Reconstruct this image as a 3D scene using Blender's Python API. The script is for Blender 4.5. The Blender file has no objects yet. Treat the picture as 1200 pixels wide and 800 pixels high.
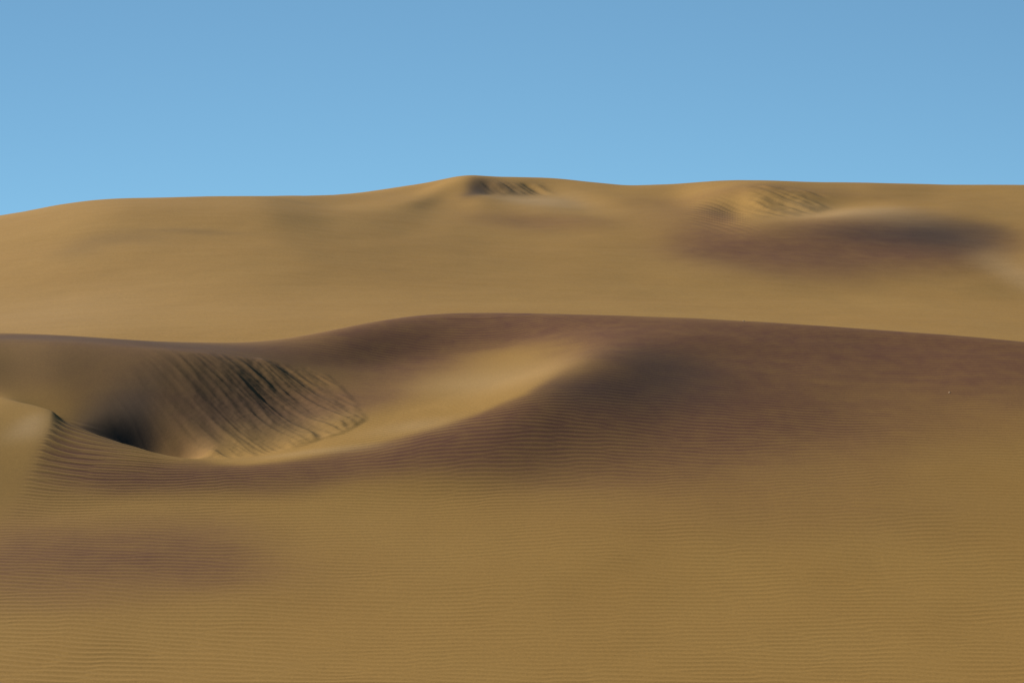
# Desert dunes: a rippled foreground dune with a slip-face hollow, higher dunes beyond, clear sky.
# Metres; the camera stands at the origin looking along +Y.
import bpy, math
import numpy as np

rng = np.random.default_rng(7)
F = 2000.0            # focal length in image pixels (1200 pixels = frame width)
CU, CV = 600.0, 262.0 # image pixel column of the view axis, pixel row of the horizon

# ------------------------------------------------------------------ numeric helpers
def pchip(xk, yk, x):
    xk = np.asarray(xk, float); yk = np.asarray(yk, float)
    h = np.diff(xk); d = np.diff(yk) / h
    m = np.zeros_like(yk)
    w1 = 2*h[1:] + h[:-1]; w2 = h[1:] + 2*h[:-1]
    same = d[1:]*d[:-1] > 0
    with np.errstate(divide='ignore', invalid='ignore'):
        hm = (w1+w2) / (w1/d[:-1] + w2/d[1:])
    m[1:-1] = np.where(same, hm, 0.0)
    m[0], m[-1] = d[0], d[-1]
    x = np.clip(x, xk[0], xk[-1])
    i = np.clip(np.searchsorted(xk, x) - 1, 0, len(h)-1)
    t = (x - xk[i]) / h[i]
    return ((1+2*t)*(1-t)**2*yk[i] + t*(1-t)**2*h[i]*m[i]
            + t*t*(3-2*t)*yk[i+1] + t*t*(t-1)*h[i]*m[i+1])

def gauss1(a, sig, axis):
    if sig <= 0: return a
    r = max(1, int(3*sig)); k = np.exp(-0.5*(np.arange(-r, r+1)/sig)**2); k /= k.sum()
    pad = [(0, 0)]*a.ndim; pad[axis] = (r, r)
    p = np.pad(a, pad, mode='edge')
    out = np.zeros_like(a)
    n = a.shape[axis]
    for j, w in enumerate(k):
        sl = [slice(None)]*a.ndim; sl[axis] = slice(j, j+n)
        out += w*p[tuple(sl)]
    return out

def _hash(ix, iy, seed):
    h = (ix.astype(np.int64)*374761393 + iy.astype(np.int64)*668265263 + seed*1274126177) & 0xffffffff
    h = ((h ^ (h >> 13)) * 1103515245) & 0xffffffff
    h = ((h ^ (h >> 16)) * 2246822519) & 0xffffffff
    return ((h ^ (h >> 15)) & 0xffffff) / float(0xffffff)

def vnoise(x, y, seed=0):                       # smooth value noise in -1..1
    ix, iy = np.floor(x), np.floor(y); fx, fy = x-ix, y-iy
    fx = fx*fx*fx*(fx*(fx*6-15)+10); fy = fy*fy*fy*(fy*(fy*6-15)+10)
    a = _hash(ix, iy, seed); b = _hash(ix+1, iy, seed); c = _hash(ix, iy+1, seed); d = _hash(ix+1, iy+1, seed)
    return 2*((a*(1-fx)+b*fx)*(1-fy) + (c*(1-fx)+d*fx)*fy) - 1

def fbm(x, y, seed=0, oct=4, gain=.5):
    s = 0; a = 1.0; t = 0
    for o in range(oct):
        s = s + a*vnoise(x*2**o + 17.3*o, y*2**o - 9.1*o, seed+o); t += a; a *= gain
    return s/t

def sstep(a, b, x):
    t = np.clip((x-a)/(b-a), 0, 1); return t*t*(3-2*t)

# ------------------------------------------------------------------ near dune: lofted from image-pixel lines
# columns are image pixel columns; each line gives (pixel row, assumed distance) there
NU = [-500,-200,0,62,100,150,200,280,360,430,490,554,617,675,720,780,880,1000,1200,1700]
FOOT  = [(640,0),(635,0),(622,0),(606,0),(594,0),(590,0),(590,0),(590,0),(590,0),(590,0),(588,0),(584,0),(578,0),(572,0),(566,0),(560,0),(556,0),(554,0),(558,0),(600,0)]
RIM   = [(530,53.0),(498,53.8),(465,56.0),(487,54.8),(503,53.9),(520,53.1),(535,52.5),(544,52.1),(534,52.6),(521,53.1),(505,53.7),(486,54.6),(460,55.9),(423,58.8),(412,59.7),(425,59.4),(440,59),(450,58.8),(460,58),(530,53)]
FLOOR = [(510,55),(492,54.6),(464,56.5),(493,55.3),(512,54.6),(533,53.7),(536,53.5),(537,53.2),(524,53.7),(497,55.0),(470,57.3),(455,58.5),(435,59.6),(408,61.3),(401,60.9),(410,60.7),(420,60.7),(428,60.6),(440,59.6),(510,54.4)]
BRINK = [(440,62),(402,59.8),(398,60.2),(399.5,59.6),(401.5,59.5),(404.5,59.3),(408,59.2),(415,59.9),(430,60.5),(432,61.4),(425,62.4),(415,63.1),(400,63.7),(388,63.8),(384.5,63.6),(388,62.9),(393,63),(402,62.8),(416,61.6),(488,56)]
CREST = [(420,64),(393,63),(391,62.6),(392.5,62.4),(394.5,62.2),(397.5,61.7),(400,62.3),(401.5,62.9),(393,64.0),(378,65.6),(369,66.9),(366,67.4),(366.5,66.9),(368,66.2),(369.5,66),(371.5,65.8),(376.5,65.2),(384,64.7),(401,63),(470,57.3)]

def base_y(v): return 43800.0/(v+295.0)
def image_row(z, y): return CV - F*z/y  # image pixel row at which a point appears

U0, U1, DU = -460.0, 1660.0, 1.5
us = np.arange(U0, U1+.1, DU)
# distances of the grid rows
ya = np.concatenate([np.linspace(1.5, 30, 40), np.linspace(30.7, 38.3, 26)])
vv = np.arange(845, 366, -0.55)
yb = base_y(vv); yb = yb[(yb > 38.5)]
yc = np.linspace(66.4, 72, 60)[1:]
yd = np.linspace(72.6, 110, 50)
ys = np.unique(np.concatenate([ya, yb, yc, yd]))
nu, ny = len(us), len(ys)

def line_u(tab, sg):
    v = np.array([a for a, b in tab], float); y = np.array([b if b else base_y(a) for a, b in tab], float)
    vp, yp = pchip(NU, v, us), pchip(NU, y, us)
    soft = sstep(150, 420, us)                      # the horn on the left keeps its crisper turn
    vi = gauss1(vp, sg*1.33, 0)*(1-soft) + gauss1(vp, 20, 0)*soft
    yi = gauss1(yp, sg*1.33, 0)*(1-soft) + gauss1(yp, 20, 0)*soft
    return vi, yi
lines = [line_u(FOOT, 30), line_u(RIM, 5), line_u(FLOOR, 6), line_u(BRINK, 10), line_u(CREST, 8)]
Z = np.zeros((ny, nu))
for j in range(nu):
    yk = [0.5, 8, 18, 29, 36, 39, 42, 45.2]; zk = [-2.0, -5.0, -9.0, -11.5, -10.75, -10.32, -9.8, -9.14]
    vk = [image_row(z, y) for z, y in zip(zk, yk)]
    zl = []
    for v, y in lines:
        yk.append(y[j]); zl.append(-(v[j]-CV)/F*y[j])
    zk = zk + zl
    zc, c = zl[-1], yk[-1]
    yk += [c+2.2, c+7, c+18, 111]; zk += [zc-.35, zc-2.6, zc-7, -12.6]
    Z[:, j] = pchip(yk, zk, ys)
Y = ys[:, None]*np.ones((1, nu)); U = np.ones((ny, 1))*us[None, :]
X = (U-CU)/F*Y
Z = gauss1(Z, 4.0, 1)
Z = gauss1(Z, 3.0, 0)
Vp = image_row(Z, Y)

def locate(u, v, far=False):
    """ground point met by the sight line through image pixel column u, row v (first hit)"""
    G = FV if far else Vp; gy = fy if far else ys; gu = fu if far else us
    j = int(np.clip(np.searchsorted(gu, u), 0, len(gu)-1))
    lo = np.searchsorted(gy, 36) if not far else 0
    col = G[lo:, j]
    hit = np.nonzero(col <= v)[0]
    k = lo + (hit[0] if len(hit) else int(np.argmin(col)))
    y = gy[k]
    return (u-CU)/F*y, y

def path(pts, far=False): return np.array([locate(u, v, far) for u, v in pts])

def seg_field(px, X, Y):
    """signed distance to a polyline (left of travel positive) and 0..1 position along it"""
    best = np.full(X.shape, 1e9); sgn = np.zeros(X.shape); par = np.zeros(X.shape)
    L = np.concatenate([[0], np.cumsum(np.hypot(*np.diff(px, axis=0).T))])
    for i in range(len(px)-1):
        a, b = px[i], px[i+1]; d = b-a; l2 = (d**2).sum()
        t = np.clip(((X-a[0])*d[0] + (Y-a[1])*d[1])/l2, 0, 1)
        ex, ey = X-(a[0]+t*d[0]), Y-(a[1]+t*d[1]); dist = np.hypot(ex, ey)
        m = dist < best
        best = np.where(m, dist, best); sgn = np.where(m, np.sign(d[0]*ey - d[1]*ex), sgn)
        par = np.where(m, (L[i] + t*(L[i+1]-L[i]))/L[-1], par)
    return best*sgn, par

# --- slip face: avalanche lobes and flutes running down to the right
slip_edge = path([(168,407),(215,410),(262,414),(310,420),(362,430),(385,440),(405,457),(420,475),(431,494),(400,509),(350,525),(300,535),(250,538),(200,530),(150,518),(110,500),(120,470),(145,440)])
def inside_dist(poly, X, Y):
    d, _ = seg_field(np.vstack([poly, poly[:1]]), X, Y)
    ins = np.zeros(X.shape, bool); n = len(poly)
    for i in range(n):
        x1, y1 = poly[i]; x2, y2 = poly[(i+1) % n]
        c = ((y1 > Y) != (y2 > Y))
        with np.errstate(divide='ignore', invalid='ignore'):
            xx = (x2-x1)*(Y-y1)/(y2-y1) + x1
        ins ^= c & (X < xx)
    return np.where(ins, np.abs(d), -np.abs(d))
box = (slice(np.searchsorted(ys, 44.0), np.searchsorted(ys, 64.0)), slice(np.searchsorted(us, -120), np.searchsorted(us, 520)))
bx, by = X[box], Y[box]
sd = inside_dist(slip_edge, bx, by)
# flute coordinate: across the fall line (fall line swings right going down)
fa = math.radians(45)
across = bx*math.cos(fa) + by*math.sin(fa); down = bx*math.sin(fa) - by*math.cos(fa)
d0 = down - down.min()
ac = across + .022*np.clip(d0-np.percentile(d0, 35), 0, 12)**2 + .14*fbm(across*.5, down*.35, 3, 3)
rough = sstep(-.08, .5, sd)
lo = sstep(-.5, .9, -(by-55.2))
fl = .036*fbm(ac*3.8, down*.5, 11, 3) + .05*fbm(ac*1.3, down*.25, 21, 2) + .022*fbm(ac*8, down*.9, 31, 2) + .04*fbm(ac*1.9, down*.8, 35, 3)
lob = vnoise(ac*1.5, down*.13, 41)
rdg = (1-np.abs(vnoise(ac*2.3, down*.22, 43)))**2 + .5*(1-np.abs(vnoise(ac*4.6, down*.5, 47)))**2
fl = .75*fl + .050*(rdg-.5) + .035*(sstep(-.10, .14, lob)-.5)
fl = fl + .006*fbm(bx*7, by*7, 51, 3)
leftfade = sstep(-12.8, -7.5, bx)
lobe_up = .035*sstep(-.08, .22, sd + .10*fbm(bx*1.5, by*1.5, 33, 2))*sstep(-7.6, -5.6, bx)
Z[box] += rough*fl*(.15+.85*leftfade) + lobe_up
# trough behind the horn
tp = path(np.stack([np.linspace(66, 245, 30), pchip([60,110,150,196,250], [489,506,518,529,537], np.linspace(66, 245, 30))], 1))
e0 = tp[0]; ed = (tp[-1]-e0)/np.hypot(*(tp[-1]-e0)); el_ = np.hypot(*(tp[-1]-e0))
pa = (tp-e0) @ ed; pb = (tp-e0) @ np.array([-ed[1], ed[0]]); bow = np.polyfit(pa, pb, 2)
al_ = (bx-e0[0])*ed[0] + (by-e0[1])*ed[1]; ab_ = -(bx-e0[0])*ed[1] + (by-e0[1])*ed[0]
tt = np.clip(al_/el_, 0, 1); tdp = ab_ - np.polyval(bow, np.clip(al_, 0, el_))
Z[box] -= .75*np.exp(-((tdp-.45)/.55)**2)*sstep(.05, .6, tt)*sstep(1, .70, tt)*.95
# horn: bright nose with a crisp right edge
hp = path([(63,484),(58,503),(50,528),(40,556),(25,590)])
hd, ht = seg_field(hp, bx, by)       # travelling towards the camera: left of travel = east
hside = np.where(hd > 0, .14+.8*ht, .85)
Z[box] += .18*sstep(1.0, .15, ht)*sstep(0, .10, ht)*np.exp(-np.abs(hd/hside)**1.7)
# --- broad relief, then ripples
Z += .05*fbm(X*.16, Y*.16, 5, 3) * sstep(34, 42, Y)
slipm = np.zeros_like(Z)
smooth_edge = path([(-90,402),(168,406),(215,410),(262,414),(310,420),(362,430),(385,440),(405,457),(420,475),(431,494),(400,509),(350,525),(300,535),(250,538),(200,530),(150,518),(110,500),(64,488),(0,468),(-90,470)])
slipm[box] = sstep(-.25, .35, inside_dist(smooth_edge, bx, by))
q = 1.7*sstep(-11, 4, X)*np.exp(-((Y-54.0-.25*X)/9.5)**2) + 1.0*fbm(X*.07, Y*.07, 61, 2) + .09*fbm(X*.35, Y*.5, 63, 2)
fanc = path([(62,500)])[0]
fr = np.hypot(X-fanc[0], (Y-fanc[1])*1.2)
fan = np.exp(-(fr/3.6)**2)*sstep(-.3, .5, X-fanc[0])
q = q - fan*.5*(X-fanc[0])
psi = Y - q
yy = np.linspace(0, 130, 2601); lam_y = .235 - .045*sstep(41, 52, yy)
psi = np.interp(psi, yy, np.cumsum(1/lam_y)*(yy[1]-yy[0])*.2)   # finer ripples higher up the slope
c = 0
for i in range(26):
    lam = .2*(1+.12*rng.uniform(-1, 1)); al = math.radians(rng.uniform(-6.5, 6.5)); ph = rng.uniform(0, 6.28)
    c = c + np.exp(1j*(2*np.pi/lam*(psi*math.cos(al) + X*math.sin(al)) + ph))
mag = np.abs(c)/math.sqrt(26); h = np.real(c)/np.maximum(np.abs(c), 1e-6)*np.tanh(mag*2.2)
h = h + .25*(h*h-.5)                                # crests sharper than troughs
c2 = np.exp(1j*2*np.pi/.42*(psi + .04*fbm(X*.6, Y*1.2, 77, 2)))
h = h*(1-fan*.85) + fan*.85*np.real(c2)
amp = .0058*np.clip(.85+.55*fbm(X*.25, Y*.4, 71, 3), .2, 2)
amp = amp*(1-slipm)*sstep(30, 38, Y)
amp *= (1 + 5*fan)*(1 + .45*sstep(0, -10, X)*sstep(52, 46, Y))*(1-.45*sstep(55, 63, Y))
hornm = np.exp(-(((X-fanc[0]+1.2)/1.8)**2 + ((Y-fanc[1]+1.6)/4.2)**2))
amp *= 1-.97*np.clip(1.6*hornm, 0, 1)*sstep(.25, -.05, X-fanc[0])
Z += amp*h
Vp = image_row(Z, Y)

# ------------------------------------------------------------------ far dunes
FU    = [-700,-300,0,150,300,400,480,530,560,600,640,690,740,790,830,860,890,930,970,1010,1060,1110,1160,1200,1400,1900]  # image pixel columns; lines below hold (pixel row, assumed distance)
LOW   = [(450,130),(425,130),(403,130),(400,130),(400,130),(400,131),(400,131.8),(400,132.8),(400,133.4),(400,134.2),(400,135.3),(400,136.6),(400,138),(400,139.3),(400,140.4),(400,141.2),(400,142),(401,143.1),(401,144.2),(401,145.2),(401,146.4),(402,147.6),(402,148.8),(403,149.8),(408,152.7),(425,160)]
MID   = [(430,165),(385,165),(352,165),(346,165),(345,165),(347,166.7),(348,168),(349,169.7),(349,170.7),(350,172),(350,173.8),(350,176.1),(350,178.3),(351,180.6),(351,182.3),(351,183.7),(351,185.1),(351,186.8),(351,188.7),(351,190.4),(351,192.4),(351,194.4),(352,196.4),(353,198),(358,202.9),(385,215)]
OUT   = [(410,195),(345,195),(302,195),(288,195),(287,196),(288,202),(280,215),(262,234),(258,241),(262,240),(270,235),(282,226),(288,224),(294,220),(299,217),(300,217),(301,217),(302,217),(302,218),(301,220),(299,222),(298,224),(301,224),(305,222),(310,205),(340,180)]
FRIM  = [(395,225),(318,225),(257,226),(238,226),(241,227),(250.5,233),(249,243),(238,262),(230,271),(238,264),(246,256),(254,249),(258,247),(262,244),(267,239),(264,241),(262,241),(260,242),(256,245),(252,248),(248,252),(248.5,253),(254,250),(260,246),(275,235),(318,215)]
TOE   = [(390,245),(312,240),(252,240),(232,240),(230.5,245),(240.5,250),(236,256),(227,277),(228,276),(229,278),(228,283.7),(240,271),(244,264),(247,262),(252,256),(254,257),(257,249),(254,251.6),(249,258),(241,264),(237,268),(237,270),(241,267),(246,262),(255,258),(300,235)]
FBRINK= [(388,265),(312,258),(254,255),(234,255),(230,258),(229.5,269),(226,279),(217,286),(212,287),(212,291),(214,295),(222,288),(230,281),(232,280),(226,276),(220,275),(218,274),(222,274),(226,274),(229,274),(226,281),(226,285),(228,283),(231,280),(240,275),(288,260)]
FCREST= [(388,290),(320,290),(262,290),(242,290),(233.5,290),(228.3,294),(217,294),(210,295),(207,297),(206.5,301),(207.5,303),(213,302),(217.5,300),(216,299),(213.5,296),(212,294),(211.5,292),(212.5,293),(213.5,295),(214,297),(214.8,299),(215.2,300),(215.5,300),(216,300),(222,300),(262,300)]
fu = np.arange(-640, 1841, 3.0)
fy = np.unique(np.concatenate([np.linspace(110, 132, 30), np.linspace(132, 312, 420), np.linspace(313, 360, 40), np.geomspace(365, 9000, 40)]))
fnu, fny = len(fu), len(fy)
frows = []
for t in (LOW, MID, OUT, FRIM, TOE, FBRINK, FCREST):
    sg = 10 if t in (LOW, MID, OUT) else 3.2
    frows.append((gauss1(pchip(FU, [p for p, _ in t], fu), sg, 0), gauss1(pchip(FU, [d for _, d in t], fu), sg, 0)))
FZ = np.zeros((fny, fnu))
for j in range(fnu):
    yk = [110.0]; zk = [-12.6]
    for v, y in frows:
        yk.append(y[j]); zk.append(-(v[j]-CV)/F*y[j])
    c, zc = yk[-1], zk[-1]
    FZ[:, j] = pchip(yk + [c+9, c+32, 430, 900, 9000], zk + [zc-.4, zc-3.5, min(zc-14, -8), -16, -20], fy)
FYg = fy[:, None]*np.ones((1, fnu)); FUg = np.ones((fny, 1))*fu[None, :]
FX = (FUg-CU)/F*FYg
FZ = gauss1(gauss1(FZ, 1.6, 1), 2.5, 0)
FV = image_row(FZ, FYg)

def add_bump(u, v, hgt, rx, ry, rot=0):
    global FZ
    x, y = locate(u, v, True); c, s = math.cos(rot), math.sin(rot)
    a = ((FX-x)*c + (FYg-y)*s)/rx; b = (-(FX-x)*s + (FYg-y)*c)/ry
    FZ = FZ + hgt*np.exp(-(a*a+b*b))
add_bump(541, 219, 1.1, 5, 12)
add_bump(840, 256, .4, 8, 12)
FV = image_row(FZ, FYg)
# far slip faces: streaks down the fall line
def far_streaks(poly, ang, s, hgt, seed):
    global FZ
    p = path(poly, True); d = inside_dist(p, FX, FYg)
    a = math.radians(ang)
    ac = FX*math.cos(a) + FYg*math.sin(a); dn = FX*math.sin(a) - FYg*math.cos(a)
    ac = ac + 1.5*fbm(ac*.1, dn*.08, seed+5, 2)
    m = sstep(-.5, 2.5, d)
    FZ = FZ + m*hgt*(fbm(ac*s, dn*s*.12, seed, 3) + .15*fbm(FX*.8, FYg*.5, seed+9, 2))
    return d
s1 = far_streaks([(556,213),(590,212),(640,214),(655,226),(610,229),(566,228)], 32, .55, .3, 81)
s2 = far_streaks([(862,220),(890,218),(930,221),(968,229),(975,246),(940,254),(900,257),(872,254)], 30, .5, .36, 91)
rz = path([(845,254)], True)[0]
rp = np.exp(-(((FX-rz[0])/4.2)**2 + ((FYg-rz[1])/13)**2))
FZ = FZ + rp*.16*np.cos(2*np.pi/1.25*((FX-rz[0])*.80 + (FYg-rz[1])*.30 + .012*(FX-rz[0])**2 + .6*fbm(FX*.1, FYg*.05, 95, 2)))
FZ = FZ + .25*fbm(FX*.035, FYg*.03, 101, 3) + .05*fbm(FX*.14, FYg*.16, 105, 3) + .028*fbm(FX*.22+.1*FYg, FYg*.9, 107, 3)
FZ[0, :] = -12.6
Z[-1, :] = -12.6
FV = image_row(FZ, FYg)

# ------------------------------------------------------------------ mineral sand: purple and black patches, with painted shade and sunlit tone added
def patches(lst, far):
    Xg, Yg = (FX, FYg) if far else (X, Y)
    k = 5.0 if far else 1.0
    wx = Xg + k*.9*fbm(Xg/(4*k), Yg/(4*k), 201, 3); wy = Yg + k*.5*fbm(Xg/(4*k), Yg/(4*k), 211, 3)
    s = np.zeros(Xg.shape)
    for u, v, ru, rv, w in lst:
        x, y = locate(u, v, far); x1, y1 = locate(u, v-rv, far); x2, y2 = locate(u, v+rv, far)
        sx = ru*y/F; sy = max(.15, .5*abs(y1-y2))
        s += w*np.exp(-.7*(((wx-x)/sx)**2 + ((wy-y)/sy)**2))
    return 1-np.exp(-1.25*s)
near_purple = patches([(478,424,60,22,.8),(545,398,60,13,.5),(452,452,36,18,.55),(330,478,90,34,.75),(225,470,70,40,.5),(390,475,45,25,.35),(150,450,60,30,.3),(40,440,90,20,.3),(120,662,210,36,.22),(0,640,110,40,.25),(620,386,50,9,.4),(-150,398,150,5,.7),(0,395,80,4,.8),(100,399,60,4,.8),(180,404,60,5,.8),(260,408,60,7,.8),(340,408,50,12,.8),(410,398,50,18,1.2),(480,388,60,18,1.2),  # purple sand, plus shade painted on the slip face and left face
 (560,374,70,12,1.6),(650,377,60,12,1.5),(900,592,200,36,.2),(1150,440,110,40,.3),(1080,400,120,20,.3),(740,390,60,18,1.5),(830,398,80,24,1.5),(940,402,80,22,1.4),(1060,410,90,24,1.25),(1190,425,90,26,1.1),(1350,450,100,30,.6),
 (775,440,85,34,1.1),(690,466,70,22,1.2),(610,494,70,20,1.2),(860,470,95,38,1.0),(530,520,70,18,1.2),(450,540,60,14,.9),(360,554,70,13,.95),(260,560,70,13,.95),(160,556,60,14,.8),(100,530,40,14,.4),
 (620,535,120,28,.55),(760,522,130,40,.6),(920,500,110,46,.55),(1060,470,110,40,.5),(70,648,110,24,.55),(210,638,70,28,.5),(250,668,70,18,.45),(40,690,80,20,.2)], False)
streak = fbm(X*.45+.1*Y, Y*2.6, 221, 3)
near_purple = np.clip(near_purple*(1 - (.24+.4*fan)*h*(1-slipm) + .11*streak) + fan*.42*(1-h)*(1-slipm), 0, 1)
near_dark = patches([(785,440,60,24,.65),(700,458,60,16,.42),(118,507,20,6,.7),(150,516,22,7,1.0),(176,524,18,5,.9),(60,396,170,3.5,.5),(230,405,80,5,.3),(330,497,80,22,.36),(300,450,80,24,.2),(230,480,80,40,.12),(50,432,110,22,.22)], False)  # black sand, plus shadow painted along the trough and over the slip face
near_sunlit = patches([(46,493,16,9,.6),(28,505,16,9,.5),(575,445,60,12,.4),(480,500,40,7,.35),(380,530,50,4,.35)], False)  # sunlight painted paler on the horn tip and bowl floor
far_purple = patches([(870,300,60,20,.5),(960,305,60,18,.5),(800,250,40,16,.3),(590,219,26,7,.4),(1075,278,66,22,1.3),(1010,285,80,20,1.1),(910,296,70,16,.7),(845,276,40,16,.55),(845,254,26,8,.5),(1140,282,36,12,.5),(650,260,60,9,.5),(556,224,14,8,.4),  # purple sand, plus shade painted beside the spur and under the centre hollow
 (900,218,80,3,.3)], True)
far_dark = patches([(90,294,28,9,.14),(150,280,55,6,.18),(235,271,60,3,.18),(1095,271,52,15,1.0),(1030,277,60,11,.3),(556,223,11,7,1.3),(850,252,20,6,.4)], True)  # dark sand, plus the shaded side of the far spur painted in
far_pale = patches([(615,234,30,4.5,.8),(660,238,34,6,.7),(1195,324,26,24,.55),(1010,248,55,5,.6),(60,370,90,30,.15)], True)  # paler patches on the far hollow floors and slopes

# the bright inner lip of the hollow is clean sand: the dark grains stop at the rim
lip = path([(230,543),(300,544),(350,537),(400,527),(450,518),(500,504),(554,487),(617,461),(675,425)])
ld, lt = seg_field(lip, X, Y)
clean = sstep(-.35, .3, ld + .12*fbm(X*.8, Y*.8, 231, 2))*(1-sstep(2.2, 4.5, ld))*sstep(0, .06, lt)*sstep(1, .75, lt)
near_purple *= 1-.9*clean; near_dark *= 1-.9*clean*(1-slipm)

# ------------------------------------------------------------------ meshes
def sheet(name, X, Y, Z, attrs, mat):
    n, m = X.shape
    me = bpy.data.meshes.new(name)
    me.vertices.add(n*m)
    me.vertices.foreach_set('co', np.stack([X, Y, Z], -1).astype(np.float32).ravel())
    idx = np.arange(n*m).reshape(n, m)
    q = np.stack([idx[:-1, :-1], idx[:-1, 1:], idx[1:, 1:], idx[1:, :-1]], -1).reshape(-1, 4).astype(np.int32)
    me.loops.add(q.size); me.loops.foreach_set('vertex_index', q.ravel())
    me.polygons.add(len(q)); me.polygons.foreach_set('loop_start', np.arange(0, q.size, 4, dtype=np.int32))
    me.polygons.foreach_set('use_smooth', np.ones(len(q), bool))
    me.update(calc_edges=True)
    for an, av in attrs.items():
        a = me.attributes.new(an, 'FLOAT', 'POINT'); a.data.foreach_set('value', av.astype(np.float32).ravel())
    me.materials.append(mat)
    o = bpy.data.objects.new(name, me); bpy.context.scene.collection.objects.link(o)
    o['kind'] = 'structure'
    return o

SAND = (0.193, 0.114, 0.031)
GARNET_SHADE = (0.081, 0.037, 0.022)
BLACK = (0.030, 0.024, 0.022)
PALE = (0.252, 0.173, 0.086)

FAR_SAND = (.208, .123, .0355)

def sand_material(name, grain, bump, SAND):
    m = bpy.data.materials.new(name); m.use_nodes = True
    nt = m.node_tree; N = nt.nodes; L = nt.links; N.clear()
    out = N.new('ShaderNodeOutputMaterial'); bs = N.new('ShaderNodeBsdfPrincipled')
    bs.inputs['Roughness'].default_value = .95
    bs.inputs['Specular IOR Level'].default_value = .12
    L.new(bs.outputs[0], out.inputs[0])
    geo = N.new('ShaderNodeNewGeometry')
    def noise(scale, detail, rough=.55):
        n = N.new('ShaderNodeTexNoise'); n.inputs['Scale'].default_value = scale; n.inputs['Detail'].default_value = detail
        n.inputs['Roughness'].default_value = rough
        L.new(geo.outputs['Position'], n.inputs['Vector']); return n
    def attr(a):
        n = N.new('ShaderNodeAttribute'); n.attribute_name = a; return n.outputs['Fac']
    def math_(op, a, b):
        n = N.new('ShaderNodeMath'); n.operation = op; n.use_clamp = False
        for i, s in enumerate((a, b)):
            if isinstance(s, (int, float)): n.inputs[i].default_value = s
            else: L.new(s, n.inputs[i])
        return n.outputs[0]
    def mix(f, a, b, bt='MIX'):
        n = N.new('ShaderNodeMix'); n.data_type = 'RGBA'; n.blend_type = bt; n.clamp_factor = True
        for s, i in ((f, 0), (a, 6), (b, 7)):
            if isinstance(s, (int, float)): n.inputs[i].default_value = s
            elif isinstance(s, tuple): n.inputs[i].default_value = (*s, 1)
            else: L.new(s, n.inputs[i])
        return n.outputs[2]
    big = noise(.22*grain, 4); mid = noise(1.6*grain, 4); fine = noise(34*grain, 3, .7); speck = noise(13*grain, 2, .8)
    c = mix(big.outputs[0], (SAND[0]*.94, SAND[1]*.91, SAND[2]*.86), (SAND[0]*1.06, SAND[1]*1.09, SAND[2]*1.14))
    pf = math_('MULTIPLY', attr('garnet_shade'), math_('ADD', .72, math_('MULTIPLY', mid.outputs[0], .5)))
    c = mix(pf, c, GARNET_SHADE)
    c = mix(attr('magnetite_shade'), c, BLACK)
    c = mix(attr('pale_tone'), c, PALE)
    g = math_('ADD', .55, math_('ADD', math_('MULTIPLY', fine.outputs[0], .55), math_('MULTIPLY', speck.outputs[0], .35)))
    cc = N.new('ShaderNodeCombineColor')
    for i in range(3): L.new(g, cc.inputs[i])
    c = mix(1.0, c, cc.outputs[0], 'MULTIPLY')
    L.new(c, bs.inputs['Base Color'])
    b = N.new('ShaderNodeBump'); b.inputs['Strength'].default_value = .35; b.inputs['Distance'].default_value = bump
    L.new(fine.outputs[0], b.inputs['Height']); L.new(b.outputs[0], bs.inputs['Normal'])
    return m

near_mat = sand_material('rippled_sand', 1.0, .01, SAND)
far_mat = sand_material('far_sand', .25, .03, FAR_SAND)
sheet('terrain', X, Y, Z, dict(garnet_shade=near_purple, magnetite_shade=near_dark, pale_tone=near_sunlit), near_mat)
sheet('hills', FX, FYg, FZ, dict(garnet_shade=far_purple, magnetite_shade=far_dark, pale_tone=far_pale), far_mat)

# ------------------------------------------------------------------ two small stones
import bmesh
from mathutils import Vector, noise as mnoise
stone_mat = bpy.data.materials.new('pale_stone'); stone_mat.use_nodes = True
_n = stone_mat.node_tree.nodes; _b = _n['Principled BSDF']; _b.inputs['Roughness'].default_value = .9
_t = _n.new('ShaderNodeTexNoise'); _t.inputs['Scale'].default_value = 40
_r = _n.new('ShaderNodeValToRGB'); _r.color_ramp.elements[0].color = (.26, .18, .11, 1); _r.color_ramp.elements[1].color = (.36, .27, .18, 1)
stone_mat.node_tree.links.new(_t.outputs[0], _r.inputs[0]); stone_mat.node_tree.links.new(_r.outputs[0], _b.inputs['Base Color'])
def stone(u, v, size, label, seed):
    x, y = locate(u, v); i = np.searchsorted(ys, y); j = np.searchsorted(us, u); z = Z[i, j]
    bm = bmesh.new(); bmesh.ops.create_icosphere(bm, subdivisions=3, radius=1)
    for w in bm.verts:
        p = w.co*1.3 + Vector((seed, 0, 0)); w.co *= 1 + .28*mnoise.noise(p)
        w.co = Vector((w.co.x*size, w.co.y*size*.7, max(w.co.z, -.35)*size*.6))
    me = bpy.data.meshes.new('stone'); bm.to_mesh(me); bm.free(); me.materials.append(stone_mat)
    for p in me.polygons: p.use_smooth = True
    o = bpy.data.objects.new('stone', me); bpy.context.scene.collection.objects.link(o)
    o.location = (x, y, float(z) + size*.12)
    o['label'] = label; o['category'] = 'stone'; o['group'] = 'small stones on the near dune'
stone(1112.7, 460.3, .036, 'tiny pale stone lying alone on the rippled slope below the right crest', 1.0)
stone(871.5, 376.3, .036, 'tiny pale stone sitting on the crest line of the purple dune', 5.0)

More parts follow.
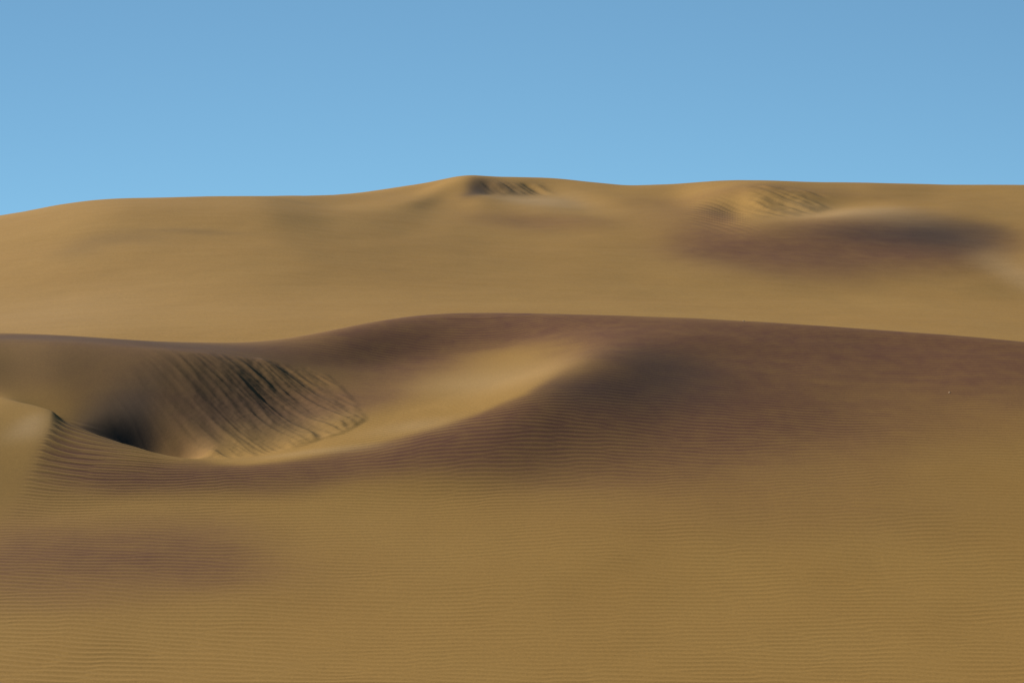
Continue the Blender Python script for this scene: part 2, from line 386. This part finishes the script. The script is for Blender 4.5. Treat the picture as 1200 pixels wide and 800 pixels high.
# ------------------------------------------------------------------ camera, sun, sky
sc = bpy.context.scene
cam = bpy.data.cameras.new('camera'); co = bpy.data.objects.new('camera', cam); sc.collection.objects.link(co)
cam.sensor_fit = 'HORIZONTAL'; cam.sensor_width = 36; cam.lens = 36*F/1200
cam.shift_y = -(400-CV)/1200.0        # level camera, lens shifted down so that verticals keep
cam.clip_start = .1; cam.clip_end = 20000
co.rotation_euler = (math.radians(90), 0, 0); sc.camera = co

SUN_EL = math.radians(28.5); sdir = np.array([-.955, .295]); sdir /= np.hypot(*sdir)
sl = bpy.data.lights.new('sun', 'SUN'); so = bpy.data.objects.new('sun', sl); sc.collection.objects.link(so)
sl.energy = 5.0; sl.angle = math.radians(.53); sl.color = (1.0, .90, .76)
d = Vector((sdir[0]*math.cos(SUN_EL), sdir[1]*math.cos(SUN_EL), math.sin(SUN_EL)))
so.rotation_euler = d.to_track_quat('Z', 'Y').to_euler()

w = bpy.data.worlds.new('World'); sc.world = w; w.use_nodes = True
nt = w.node_tree; nt.nodes.clear()
wo = nt.nodes.new('ShaderNodeOutputWorld'); bg = nt.nodes.new('ShaderNodeBackground'); sk = nt.nodes.new('ShaderNodeTexSky')
sk.sky_type = 'NISHITA'; sk.sun_disc = False; sk.sun_elevation = SUN_EL
sk.sun_rotation = math.atan2(sdir[0], sdir[1])
sk.altitude = 1500; sk.air_density = 1.0; sk.dust_density = 0.0; sk.ozone_density = 3.0
bg.inputs['Strength'].default_value = .072
tc = nt.nodes.new('ShaderNodeTexCoord'); va = nt.nodes.new('ShaderNodeVectorMath'); va.operation = 'ADD'; va.inputs[1].default_value = (0, 0, .22)
vn = nt.nodes.new('ShaderNodeVectorMath'); vn.operation = 'NORMALIZE'
vs = nt.nodes.new('ShaderNodeVectorMath'); vs.operation = 'MULTIPLY'; vs.inputs[1].default_value = (.15, 1, 1)
nt.links.new(tc.outputs['Generated'], vs.inputs[0]); nt.links.new(vs.outputs[0], va.inputs[0]); nt.links.new(va.outputs[0], vn.inputs[0]); nt.links.new(vn.outputs[0], sk.inputs['Vector'])
tint = nt.nodes.new('ShaderNodeMix'); tint.data_type = 'RGBA'; tint.blend_type = 'MULTIPLY'; tint.inputs[0].default_value = 1.0
tint.inputs[7].default_value = (.96, 1.20, 1.06, 1)
nt.links.new(sk.outputs[0], tint.inputs[6]); nt.links.new(tint.outputs[2], bg.inputs[0]); nt.links.new(bg.outputs[0], wo.inputs[0])

sc.view_settings.view_transform = 'Standard'; sc.view_settings.look = 'None'
sc.view_settings.gamma = 1.0; sc.view_settings.exposure = 1.03; sc.view_settings.use_curve_mapping = False
sc.cycles.max_bounces = 4
